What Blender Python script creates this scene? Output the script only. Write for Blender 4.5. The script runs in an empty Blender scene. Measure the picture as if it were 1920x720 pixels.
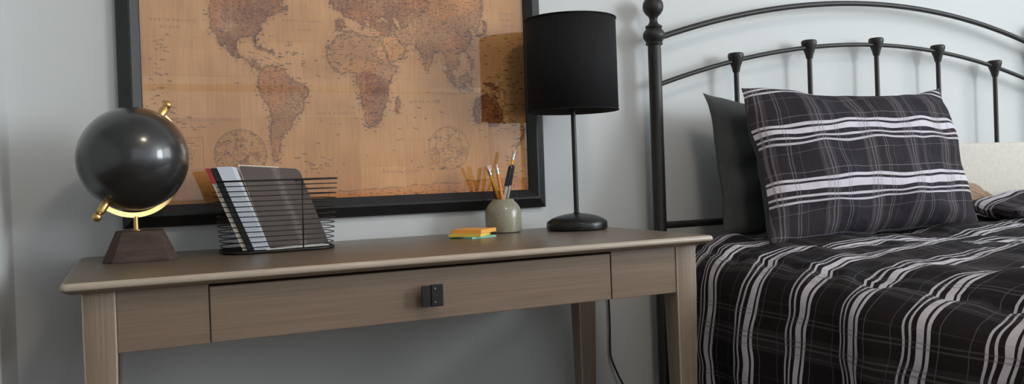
import bpy, bmesh, math, random
import numpy as np
from mathutils import Vector, Matrix, noise
random.seed(7)
rng = np.random.default_rng(11)
SC = bpy.context.scene
COL = SC.collection

# ------------------------------------------------------------------ materials
MATS = {}
def mat(name, color=(.5,.5,.5), rough=.5, metal=0., spec=.5, coat=0., coat_rough=.1, sheen=0.,
        grain=None, bump=None):
    """Principled material; grain = (axis scale, second colour, amount), bump = (scale, strength)."""
    m = bpy.data.materials.new(name); m.use_nodes = True
    nt = m.node_tree; b = nt.nodes['Principled BSDF']
    b.inputs['Base Color'].default_value = (*color, 1)
    b.inputs['Roughness'].default_value = rough
    b.inputs['Metallic'].default_value = metal
    b.inputs['Specular IOR Level'].default_value = spec
    b.inputs['Coat Weight'].default_value = coat
    b.inputs['Coat Roughness'].default_value = coat_rough
    b.inputs['Sheen Weight'].default_value = sheen
    tc = nt.nodes.new('ShaderNodeTexCoord')
    if grain:
        sc, c2, amt = grain
        mp = nt.nodes.new('ShaderNodeMapping'); mp.inputs['Scale'].default_value = sc
        nt.links.new(tc.outputs['Object'], mp.inputs['Vector'])
        n = nt.nodes.new('ShaderNodeTexNoise'); n.inputs['Scale'].default_value = 1.0
        n.inputs['Detail'].default_value = 6; n.inputs['Roughness'].default_value = .65
        nt.links.new(mp.outputs['Vector'], n.inputs['Vector'])
        r = nt.nodes.new('ShaderNodeMapRange')
        r.inputs['From Min'].default_value = .36; r.inputs['From Max'].default_value = .64
        r.inputs['To Min'].default_value = 0; r.inputs['To Max'].default_value = amt
        nt.links.new(n.outputs['Fac'], r.inputs['Value'])
        mx = nt.nodes.new('ShaderNodeMix'); mx.data_type = 'RGBA'
        mx.inputs['A'].default_value = (*color, 1); mx.inputs['B'].default_value = (*c2, 1)
        nt.links.new(r.outputs['Result'], mx.inputs['Factor'])
        nt.links.new(mx.outputs['Result'], b.inputs['Base Color'])
    if bump:
        n2 = nt.nodes.new('ShaderNodeTexNoise'); n2.inputs['Scale'].default_value = bump[0]
        n2.inputs['Detail'].default_value = 4
        nt.links.new(tc.outputs['Object'], n2.inputs['Vector'])
        bp = nt.nodes.new('ShaderNodeBump'); bp.inputs['Strength'].default_value = bump[1]
        bp.inputs['Distance'].default_value = .002
        nt.links.new(n2.outputs['Fac'], bp.inputs['Height'])
        nt.links.new(bp.outputs['Normal'], b.inputs['Normal'])
    MATS[name] = m
    return m

M_wall = mat('wall_paint', (.60,.615,.615), .55, bump=(90, .06))
M_ceil = mat('ceiling_paint', (.72,.72,.70), .8, bump=(120, .05))
M_trim = mat('white_trim_paint', (.72,.73,.73), .35, bump=(60, .03))
M_floor = mat('oak_floor', (.13,.075,.04), .45, grain=((3,40,3), (.07,.04,.02), .8))
TAUPE, TAUPE2 = (.225,.160,.112), (.150,.103,.068)
M_wood_x = mat('taupe_wood_along', TAUPE, .36, grain=((4,240,240), TAUPE2, .62), bump=(220,.04))
M_wood_z = mat('taupe_wood_upright', (.285,.215,.158), .42, grain=((240,240,4), (.190,.138,.096), .62), bump=(220,.04))
M_wood_top = mat('taupe_wood_top', (.205,.152,.108), .33, grain=((3.5,200,120), (.135,.096,.065), .7), bump=(220,.03))
M_edge = mat('rubbed_highlight_edge', (.46,.385,.31), .34, grain=((14,60,60), (.36,.29,.225), .7))  # worn paint and a painted-in edge highlight share this pale colour
M_black_frame = mat('black_frame_paint', (.012,.012,.013), .42, grain=((30,30,30), (.018,.018,.019), .6))
M_globe = mat('dark_globe_lacquer', (.012,.012,.013), .34, coat=.9, coat_rough=.14, grain=((9,9,9), (.022,.023,.025), .8))
M_brass = mat('brushed_brass', (.74,.50,.20), .36, metal=1.0, grain=((60,60,60), (.60,.38,.13), .5))
M_walnut = mat('dark_walnut', (.068,.034,.022), .6, grain=((25,120,90), (.026,.013,.009), .9), bump=(180,.08))
M_wire = mat('black_wire', (.012,.012,.012), .45, metal=.3, grain=((50,50,50), (.02,.02,.02), .5))
M_blackmetal = mat('black_lamp_metal', (.012,.012,.012), .33, metal=.2, grain=((40,40,40), (.02,.02,.02), .5))
M_shade = mat('black_shade_fabric', (.011,.011,.012), .85, spec=.2, grain=((300,300,40), (.018,.018,.019), .6), bump=(900,.15))
M_shade_in = mat('shade_lining', (.05,.048,.045), .8, grain=((200,200,40), (.04,.038,.036), .5))
M_bed = mat('dark_bronze_bed_metal', (.024,.022,.021), .48, metal=.25, grain=((60,60,60), (.034,.031,.029), .6), bump=(400,.05))
M_ceramic = mat('speckled_stoneware', (.34,.32,.235), .30, coat=.35, coat_rough=.08, grain=((170,170,230), (.215,.20,.145), .75), bump=(260,.12))
M_note_o = mat('orange_note_paper', (.90,.44,.10), .8, grain=((5,5,900), (.82,.36,.07), .5))
M_note_y = mat('yellow_note_paper', (.88,.66,.10), .8, grain=((5,5,900), (.80,.56,.07), .5))
M_note_t = mat('teal_note_paper', (.25,.58,.46), .8, grain=((5,5,900), (.20,.50,.40), .5))
M_pen_y = mat('yellow_pencil_paint', (.86,.42,.035), .35, grain=((30,30,30), (.80,.38,.03), .4))
M_pen_o = mat('orange_pencil_paint', (.80,.26,.03), .35, grain=((30,30,30), (.72,.22,.025), .4))
M_pen_r = mat('dark_red_pencil_paint', (.12,.014,.016), .35, grain=((30,30,30), (.09,.01,.012), .4))
M_pen_k = mat('black_pen_plastic', (.010,.010,.012), .30, grain=((30,30,30), (.016,.016,.018), .4))
M_pen_g = mat('grey_pen_grip', (.42,.40,.36), .5, grain=((30,30,30), (.36,.34,.31), .4))
M_ferrule = mat('silver_ferrule', (.78,.76,.72), .28, metal=1.0, grain=((20,20,500), (.55,.54,.52), .6))
M_eraser = mat('pale_eraser', (.74,.52,.48), .8, grain=((200,200,200), (.66,.46,.43), .5))
M_lead = mat('graphite_and_cut_wood', (.50,.33,.18), .7, grain=((120,120,20), (.40,.25,.13), .6))
M_binder = mat('white_blue_binder', (.68,.74,.82), .45, grain=((8,8,8), (.62,.69,.78), .5))
M_paper = mat('cream_paper_edges', (.66,.60,.50), .8, grain=((20,400,20), (.50,.45,.37), .7))
M_note_black = mat('black_notebook_cover', (.010,.010,.011), .5, grain=((90,90,90), (.018,.018,.018), .5))
M_red = mat('red_cover', (.42,.035,.04), .5, grain=((40,40,40), (.34,.025,.03), .5))
M_mattress = mat('mattress_ticking', (.62,.60,.56), .9, grain=((60,60,60), (.55,.53,.50), .5), bump=(300,.1))
M_cord = mat('black_cord_rubber', (.010,.010,.010), .5, grain=((40,40,40), (.016,.016,.016), .4))
M_screw = mat('steel_screw', (.16,.155,.14), .45, metal=1., grain=((80,80,80), (.42,.41,.38), .5))
M_cream = mat('cream_quilted_cotton', (.66,.62,.56), .9, sheen=.2, grain=((70,70,70), (.56,.52,.45), .6), bump=(110,.5))
M_tan = mat('tan_fleece', (.31,.195,.12), .95, sheen=.3, grain=((60,60,60), (.24,.145,.085), .7), bump=(240,.6))
M_char = mat('charcoal_cotton', (.066,.070,.072), .85, sheen=.08, spec=.2, grain=((30,30,30), (.080,.084,.087), .7), bump=(350,.15))
M_slate = mat('slate_cotton', (.045,.050,.056), .85, sheen=.08, spec=.2, grain=((30,30,30), (.045,.048,.054), .7), bump=(350,.15))

# dark grey folder cover with a sparse silver fleck design on its right half
M_folder = mat('grey_folder_card', (.078,.062,.056), .45, grain=((40,40,40), (.092,.075,.068), .6))
def add_flecks(m):
    nt = m.node_tree; b = nt.nodes['Principled BSDF']
    uv = nt.nodes.new('ShaderNodeUVMap'); uv.uv_map = 'UVMap'
    v = nt.nodes.new('ShaderNodeTexNoise'); v.inputs['Scale'].default_value = 75; v.inputs['Detail'].default_value = 5; v.inputs['Roughness'].default_value = .8
    nt.links.new(uv.outputs['UV'], v.inputs['Vector'])
    sep = nt.nodes.new('ShaderNodeSeparateXYZ'); nt.links.new(uv.outputs['UV'], sep.inputs[0])
    r = nt.nodes.new('ShaderNodeValToRGB'); r.color_ramp.interpolation = 'LINEAR'
    e = r.color_ramp.elements; e[0].position = .48; e[0].color = (0,0,0,1); e[1].position = .66; e[1].color = (0,0,0,1)
    k = e.new(.57); k.color = (1,1,1,1)
    nt.links.new(sep.outputs['X'], r.inputs['Fac'])
    r2 = nt.nodes.new('ShaderNodeValToRGB'); e = r2.color_ramp.elements
    e[0].position = .50; e[0].color = (0,0,0,1); e[1].position = .62; e[1].color = (1,1,1,1)
    nt.links.new(v.outputs['Fac'], r2.inputs['Fac'])
    mu = nt.nodes.new('ShaderNodeMath'); mu.operation = 'MULTIPLY'
    nt.links.new(r.outputs['Color'], mu.inputs[0]); nt.links.new(r2.outputs['Color'], mu.inputs[1])
    mx = nt.nodes.new('ShaderNodeMix'); mx.data_type = 'RGBA'
    old = b.inputs['Base Color'].links[0].from_socket
    nt.links.new(old, mx.inputs['A']); mx.inputs['B'].default_value = (.50,.47,.44,1)
    nt.links.new(mu.outputs[0], mx.inputs['Factor']); nt.links.new(mx.outputs['Result'], b.inputs['Base Color'])
add_flecks(M_folder)

# woven plaid: UV in metres, white stripe sets vary along U, thin grey lines along V
def plaid(name, u_off=0., v_off=0., ground=((.0105,.0095,.0130),(.0180,.0120,.0125)), line=(.125,.112,.118)):
    m = bpy.data.materials.new(name); m.use_nodes = True
    nt = m.node_tree; N = nt.nodes.new; L = nt.links.new
    b = nt.nodes['Principled BSDF']; b.inputs['Roughness'].default_value = .85
    b.inputs['Sheen Weight'].default_value = .0; b.inputs['Specular IOR Level'].default_value = .2
    uv = N('ShaderNodeUVMap'); uv.uv_map = 'UVMap'
    sep = N('ShaderNodeSeparateXYZ'); L(uv.outputs['UV'], sep.inputs[0])
    def frac(sock, off, period):
        a = N('ShaderNodeMath'); a.operation = 'ADD'; L(sock, a.inputs[0]); a.inputs[1].default_value = off
        d = N('ShaderNodeMath'); d.operation = 'DIVIDE'; L(a.outputs[0], d.inputs[0]); d.inputs[1].default_value = period
        f = N('ShaderNodeMath'); f.operation = 'FRACT'; L(d.outputs[0], f.inputs[0]); return f.outputs[0]
    def ramp(sock, stops):
        r = N('ShaderNodeValToRGB'); r.color_ramp.interpolation = 'CONSTANT'
        e = r.color_ramp.elements
        e[0].position = stops[0][0]; e[0].color = (*[stops[0][1]]*3, 1)
        e[1].position = stops[1][0]; e[1].color = (*[stops[1][1]]*3, 1)
        for p_, v_ in stops[2:]:
            k = e.new(p_); k.color = (v_, v_, v_, 1)
        L(sock, r.inputs['Fac']); return r.outputs['Color']
    pu, pv = .144, .158
    fu = frac(sep.outputs['X'], u_off, pu); fv = frac(sep.outputs['Y'], v_off, pv)
    white = ramp(fu, [(0,0),(.085,.10),(.095,0),(.235,.82),(.272,0),(.325,.88),(.362,0),(.435,1),(.545,0),(.585,.95),(.635,0),(.735,.16),(.747,0)])
    thin = ramp(fv, [(0,0),(.14,.16),(.19,.42),(.205,.10),(.28,.55),(.305,.06),(.345,.55),(.37,.14),(.43,0),(.60,.45),(.618,0),(.655,.40),(.672,0),(.80,.2),(.812,0)])
    # brown against navy ground, broad bands
    fb = frac(sep.outputs['Y'], v_off*1.3+.05, .316)
    band = N('ShaderNodeValToRGB'); band.color_ramp.interpolation = 'B_SPLINE'
    e = band.color_ramp.elements; e[0].position = .0; e[0].color = (*ground[0],1); e[1].position = 1.; e[1].color = (*ground[0],1)
    k = e.new(.5); k.color = (*ground[1],1)
    L(fb, band.inputs['Fac'])
    m1 = N('ShaderNodeMix'); m1.data_type = 'RGBA'; L(white, m1.inputs['Factor'])
    L(band.outputs['Color'], m1.inputs['A']); m1.inputs['B'].default_value = (.60,.57,.625,1)
    m2 = N('ShaderNodeMix'); m2.data_type = 'RGBA'; 
    h = N('ShaderNodeMath'); h.operation = 'MULTIPLY'; L(thin, h.inputs[0]); h.inputs[1].default_value = .95
    L(h.outputs[0], m2.inputs['Factor']); L(m1.outputs['Result'], m2.inputs['A']); m2.inputs['B'].default_value = (*line,1)
    L(m2.outputs['Result'], b.inputs['Base Color'])
    w = N('ShaderNodeTexNoise'); w.inputs['Scale'].default_value = 26; w.inputs['Detail'].default_value = 6; w.inputs['Distortion'].default_value = .6
    tc = N('ShaderNodeTexCoord'); L(tc.outputs['Object'], w.inputs['Vector'])
    bp = N('ShaderNodeBump'); bp.inputs['Strength'].default_value = .45; bp.inputs['Distance'].default_value = .008
    L(w.outputs['Fac'], bp.inputs['Height']); L(bp.outputs['Normal'], b.inputs['Normal'])
    return m

def glass_mat(name, tint=(1,1,1)):
    m = bpy.data.materials.new(name); m.use_nodes = True
    nt = m.node_tree; nt.nodes.clear(); N = nt.nodes.new
    o = N('ShaderNodeOutputMaterial'); mx = N('ShaderNodeMixShader'); t = N('ShaderNodeBsdfTransparent'); g = N('ShaderNodeBsdfGlossy')
    t.inputs['Color'].default_value = (*tint, 1); g.inputs['Roughness'].default_value = .012
    # thin-pane reflectance 0.04 + 0.96 (1 - cos)^5, the same from either side
    ge = N('ShaderNodeNewGeometry'); dt = N('ShaderNodeVectorMath'); dt.operation = 'DOT_PRODUCT'
    nt.links.new(ge.outputs['Incoming'], dt.inputs[0]); nt.links.new(ge.outputs['Normal'], dt.inputs[1])
    def mth(op, a, b=None):
        k = N('ShaderNodeMath'); k.operation = op
        for i, v in enumerate((a, b)):
            if v is None: continue
            if isinstance(v, (int, float)): k.inputs[i].default_value = v
            else: nt.links.new(v, k.inputs[i])
        return k.outputs[0]
    f = mth('ADD', mth('MULTIPLY', mth('POWER', mth('SUBTRACT', 1.0, mth('ABSOLUTE', dt.outputs['Value'])), 5.0), .96), .04)
    nt.links.new(f, mx.inputs[0]); nt.links.new(t.outputs[0], mx.inputs[1]); nt.links.new(g.outputs[0], mx.inputs[2])
    nt.links.new(mx.outputs[0], o.inputs[0]); return m
M_glass = glass_mat('picture_glass')

# ------------------------------------------------------------------ mesh helpers
def obj(name, bm, m=None, parent=None, smooth=False, loc=(0,0,0)):
    """Link a bmesh as ONE mesh object."""
    bmesh.ops.recalc_face_normals(bm, faces=bm.faces)
    me = bpy.data.meshes.new(name); bm.to_mesh(me); bm.free()
    if smooth:
        me.polygons.foreach_set('use_smooth', [True]*len(me.polygons))
        if smooth == 'auto': me.set_sharp_from_angle(angle=math.radians(38))
    o = bpy.data.objects.new(name, me); COL.objects.link(o); o.location = loc
    if m:
        for k in (m if isinstance(m, (list, tuple)) else [m]): me.materials.append(k)
    if parent:
        w = Vector((0,0,0)); q = parent
        while q: w += q.location; q = q.parent
        o.parent = parent; o.location = Vector(loc) - w      # meshes are built in room coordinates
    return o
def tag(o, label, cat, group=None, kind=None):
    if label: o['label'] = label
    if cat: o['category'] = cat
    if group: o['group'] = group
    if kind: o['kind'] = kind
    return o
def thing(name, loc, label, cat, group=None):
    o = bpy.data.objects.new(name, None); COL.objects.link(o); o.location = loc
    o.empty_display_size = .05
    return tag(o, label, cat, group)
def struct(name, bm, m): 
    o = obj(name, bm, m); o['kind'] = 'structure'; return o
def box(bm, x0, x1, y0, y1, z0, z1, M=None, bev=0., seg=2):
    vs = [bm.verts.new(v) for v in ((x0,y0,z0),(x1,y0,z0),(x1,y1,z0),(x0,y1,z0),(x0,y0,z1),(x1,y0,z1),(x1,y1,z1),(x0,y1,z1))]
    fs = [bm.faces.new([vs[i] for i in f]) for f in ((0,3,2,1),(4,5,6,7),(0,1,5,4),(1,2,6,5),(2,3,7,6),(3,0,4,7))]
    if bev:
        es = list({e for f in fs for e in f.edges})
        r = bmesh.ops.bevel(bm, geom=es, offset=bev, segments=seg, profile=.5, affect='EDGES')
        vs = list({v for f in r['faces'] for v in f.verts} | {v for v in vs if v.is_valid})
    if M is not None:
        bmesh.ops.transform(bm, matrix=M, verts=[v for v in vs if v.is_valid])
    return vs
def loft(bm, loops, cap=True, closed=True):
    rows = [[bm.verts.new(v) for v in lp] for lp in loops]
    n = len(rows[0])
    for a, b in zip(rows, rows[1:]):
        for i in range(n if closed else n-1):
            j = (i+1) % n
            bm.faces.new((a[i], a[j], b[j], b[i]))
    if cap:
        bm.faces.new(list(reversed(rows[0]))); bm.faces.new(rows[-1])
    return rows
def lathe(bm, prof, c=(0,0,0), n=40, cap=True, rot=None):
    """prof = [(radius, height)...] about +Z through c; rot = optional 3x3 matrix."""
    c = Vector(c); loops = []
    for r, z in prof:
        r = max(r, 1e-5); lp = []
        for k in range(n):
            a = 2*math.pi*k/n; v = Vector((r*math.cos(a), r*math.sin(a), z))
            if rot is not None: v = rot @ v
            lp.append(c+v)
        loops.append(lp)
    loft(bm, loops, cap)
def tube(bm, pts, r, n=8, closed=False, flat=None):
    """Round tube along a polyline; r a number or one per point."""
    P = [Vector(p) for p in pts]; K = len(P)
    T = []
    for i in range(K):
        a = P[(i-1) % K] if (closed or i) else P[0]; b = P[(i+1) % K] if (closed or i < K-1) else P[-1]
        T.append((b-a).normalized())
    up = Vector((0,0,1)) if abs(T[0].z) < .9 else Vector((0,1,0))
    nrm = (up - T[0]*up.dot(T[0])).normalized(); loops = []
    for i in range(K):
        nrm = (nrm - T[i]*nrm.dot(T[i])).normalized(); bn = T[i].cross(nrm)
        rr = r[i] if isinstance(r, (list, tuple)) else r
        loops.append([P[i] + (nrm*math.cos(2*math.pi*k/n) + bn*math.sin(2*math.pi*k/n))*rr for k in range(n)])
    if closed: loft(bm, loops+[loops[0]], cap=False); bmesh.ops.remove_doubles(bm, verts=bm.verts, dist=1e-6)
    else: loft(bm, loops)
def rrect(x0, x1, y0, y1, z, r, n=6):
    pts = []
    for cx, cy, a0 in ((x1-r,y1-r,0),(x0+r,y1-r,90),(x0+r,y0+r,180),(x1-r,y0+r,270)):
        for k in range(n+1):
            a = math.radians(a0+90*k/n); pts.append(Vector((cx+r*math.cos(a), cy+r*math.sin(a), z)))
    return pts
def rot_to(d):
    return Vector((0,0,1)).rotation_difference(Vector(d).normalized()).to_matrix()
def NB(): return bmesh.new()

P_W1, P_W2, P_W3, E_BOWL, EXPO = 108., 28., 4.5, 38., 0.
# ------------------------------------------------------------------ the room
RX0, RX1, RY, RH = -1.9, 4.35, -4.35, 2.55
bm = NB(); box(bm, RX0-.1, RX1+.1, RY-.1, .1, -.1, 0); struct('floor', bm, M_floor)
bm = NB(); box(bm, RX0-.1, RX1+.1, RY-.1, .1, RH, RH+.1); struct('ceiling', bm, M_ceil)
bm = NB(); box(bm, -.119, RX1+.1, 0, .1, 0, RH); struct('wall_back', bm, M_wall)
bm = NB(); box(bm, RX0-.1, -.119, -.22, .1, 0, RH, bev=.006); struct('wall_left', bm, M_wall)
bm = NB(); box(bm, RX0-.1, RX0, RY-.1, -.22, 0, RH); struct('wall_far_left', bm, M_wall)
def wall_with_holes(name, axis, at, thick, a0, a1, holes):
    """a wall plane with window holes, built as strips around each hole"""
    bm = NB()
    def seg(p, q, z0, z1):
        if q-p < 1e-4 or z1-z0 < 1e-4: return
        if axis == 'x': box(bm, min(at,at+thick), max(at,at+thick), p, q, z0, z1)
        else: box(bm, p, q, min(at,at+thick), max(at,at+thick), z0, z1)
    c = a0
    for h0, h1, z0, z1 in sorted(holes):
        seg(c, h0, 0, RH); seg(h0, h1, 0, z0); seg(h0, h1, z1, RH); c = h1
    seg(c, a1, 0, RH); return struct(name, bm, M_wall)
WR = [(-4.0, -2.55, .85, 2.40), (-2.35, -.9, .95, 2.40)]
WF = [(-.15, 3.65, .75, 2.45)]
wall_with_holes('wall_right', 'x', RX1, .1, RY-.1, 0, WR)
wall_with_holes('wall_front', 'y', RY, -.1, RX0, RX1, WF)
def window(n, axis, at, h):
    a0, a1, z0, z1 = h; t = .05
    def bx(bm, p, q, c0, c1, d0=-.05, d1=.05):
        if axis == 'x': box(bm, at+.05+d0, at+.05+d1, p, q, c0, c1)
        else: box(bm, p, q, at-.05-d1, at-.05-d0, c0, c1)
    bm = NB()
    for p, q, c0, c1 in ((a0,a0+t,z0,z1),(a1-t,a1,z0,z1),(a0+t,a1-t,z0,z0+t),(a0+t,a1-t,z1-t,z1),(a0+t,a1-t,(z0+z1)/2-.02,(z0+z1)/2+.02)): bx(bm, p, q, c0, c1)
    w = struct('window_%d' % n, bm, M_trim)
    bm = NB(); bx(bm, a0+t, a1-t, z0+t, z1-t, .03, .036); obj('window_pane', bm, M_glass, w)
    return w
window(1, 'x', RX1, WR[0]); window(2, 'x', RX1, WR[1]); window(3, 'y', RY, WF[0])
bm = NB(); box(bm, -.1185, RX1-.001, -.014, -.0005, 0, .11, bev=.004); struct('baseboard_back', bm, M_trim)

# ------------------------------------------------------------------ console table
TT, TW, TY0, TY1 = .76, 1.206, -.55, -.024        # top height, width, front and back edge
tb = thing('console_table', (.6,-.29,0), 'long taupe brushed-wood console table with one drawer under the framed map', 'table')
bm = NB()
loops = []
for ins, z in ((.012,.7415),(.009,.743),(.004,.7455),(.001,.749),(0,.752),(.0005,.7555),(.002,.758),(.0045,.7595),(.009,.76)):
    loops.append(rrect(ins, TW-ins, TY0+ins, TY1-ins*.3, z, .008))
loft(bm, loops)
bm.faces.ensure_lookup_table()
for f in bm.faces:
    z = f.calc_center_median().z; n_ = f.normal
    if .7485 < z < .7597 and len(f.verts) == 4: f.material_index = 1      # moulded edge rubbed pale, its bright highlight also put into the colour
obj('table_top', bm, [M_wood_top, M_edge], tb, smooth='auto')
def leg(x0, x1, y0, y1, sx, sy):
    """straight through the apron, then tapering on the inner faces towards the floor"""
    bm = NB(); L = []
    for z, k in ((0,1.),(.62,.06),(.64,0),(.7412,0)):
        t = .014*k
        L.append(rrect(x0+t*.8, x1-t*.8, y0+t*.8, y1-t*.8, z, .0025, 2))
    loft(bm, L)
    bm.faces.ensure_lookup_table()
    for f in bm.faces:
        if len(f.verts) == 4 and min(e.calc_length() for e in f.edges) < .0025: f.material_index = 1   # rubbed corners, with the bevel highlight painted in pale
    return bm
FY = -.522
for x0, x1, y0, y1, sx, sy in ((.027,.075,FY,FY+.05,1,1),(1.128,1.178,FY,FY+.05,-1,1),(.027,.075,-.112,-.062,1,-1),(1.120,1.172,-.112,-.062,-1,-1)):
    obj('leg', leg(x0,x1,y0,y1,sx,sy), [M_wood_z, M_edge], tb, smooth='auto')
AZ0, AZ1 = .643, .7412
DX0, DX1 = .2125, .9685
bm = NB(); box(bm, .0752, DX0-.0012, FY+.003, FY+.021, AZ0, AZ1, bev=.0012); obj('front_panel', bm, M_wood_x, tb)
bm = NB(); box(bm, DX1+.0035, 1.1278, FY+.003, FY+.021, AZ0, AZ1, bev=.0012); obj('front_panel', bm, M_wood_x, tb)
bm = NB(); box(bm, .040, .058, FY+.0502, -.1122, AZ0, AZ1, bev=.0012); obj('side_panel', bm, M_wood_x, tb)
bm = NB(); box(bm, 1.148, 1.166, FY+.0502, -.1122, AZ0, AZ1, bev=.0012); obj('side_panel', bm, M_wood_x, tb)
bm = NB(); box(bm, .0752, 1.1198, -.096, -.078, AZ0, AZ1, bev=.0012); obj('back_panel', bm, M_wood_x, tb)
bm = NB(); box(bm, DX0, DX1, FY+.001, FY+.020, AZ0+.0005, .7355, bev=.0015)
box(bm, DX0+.01, DX0+.022, FY+.0201, -.13, AZ0+.012, .728); box(bm, DX1-.022, DX1-.01, FY+.0201, -.13, AZ0+.012, .728)
box(bm, DX0+.0221, DX1-.0221, FY+.0201, -.13, AZ0+.014, AZ0+.020)
dr = obj('drawer', bm, M_wood_x, tb)
kx, kz = .5855, .6885
bm = NB(); ky = FY-.016
lathe(bm, [(.007,0),(.0055,.004),(.0055,.0165)], (kx-.002, FY+.0015, kz), 16, rot=rot_to((0,-1,0)))
box(bm, kx-.020, kx-.003, ky-.004, ky, kz-.019, kz+.019, bev=.001)       # left leaf of the square plate
box(bm, kx-.0029, kx+.020, ky-.0055, ky, kz-.0195, kz+.020, bev=.001)    # right leaf stands a little proud
kn = obj('knob', bm, M_blackmetal, dr); kn['label'] = 'square black metal drawer pull with two screws'
for dz in (.0125, -.0115):
    bm = NB(); lathe(bm, [(.0020,0),(.0019,.0006),(.0010,.0010)], (kx+.004, ky-.0055, kz+dz), 14, rot=rot_to((0,-1,0)))
    obj('screw_head', bm, M_screw, dr)

# ------------------------------------------------------------------ framed world map
fm = thing('framed_map', (.585,-.001,.8135), 'large antique-style world map in a black frame hanging above the console table', 'picture')
FX0, FX1, FZ0 = .084, 1.0855, .8135
FZ1 = FZ0 + 1.0015*.695
FWD = .047
prof = [(0,-.0005),(0,-.014),(.004,-.018),(.024,-.031),(.028,-.031),(.045,-.018),(FWD,-.016),(FWD,-.0005)]   # (inset, y)
def rail(a, b, ina, inb):
    """one mitred frame member: a..b are the outer corners (x,z); ina / inb the inward diagonals"""
    bm = NB(); LA, LB = [], []
    for t, y in prof:
        LA.append(Vector((a[0]+ina[0]*t, y, a[1]+ina[1]*t))); LB.append(Vector((b[0]+inb[0]*t, y, b[1]+inb[1]*t)))
    loft(bm, [LA, LB]); return bm
c00, c10, c11, c01 = (FX0,FZ0), (FX1,FZ0), (FX1,FZ1), (FX0,FZ1)
for a, b, ia, ib in ((c00,c10,(1,1),(-1,1)),(c10,c11,(-1,1),(-1,-1)),(c11,c01,(-1,-1),(1,-1)),(c01,c00,(1,-1),(1,1))):
    obj('frame_rail', rail(a,b,ia,ib), M_black_frame, fm)
bm = NB(); box(bm, FX0+FWD-.004, FX1-FWD+.004, -.0136, -.0122, FZ0+FWD-.004, FZ1-FWD+.004)
obj('glass_pane', bm, M_glass, fm)
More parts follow.
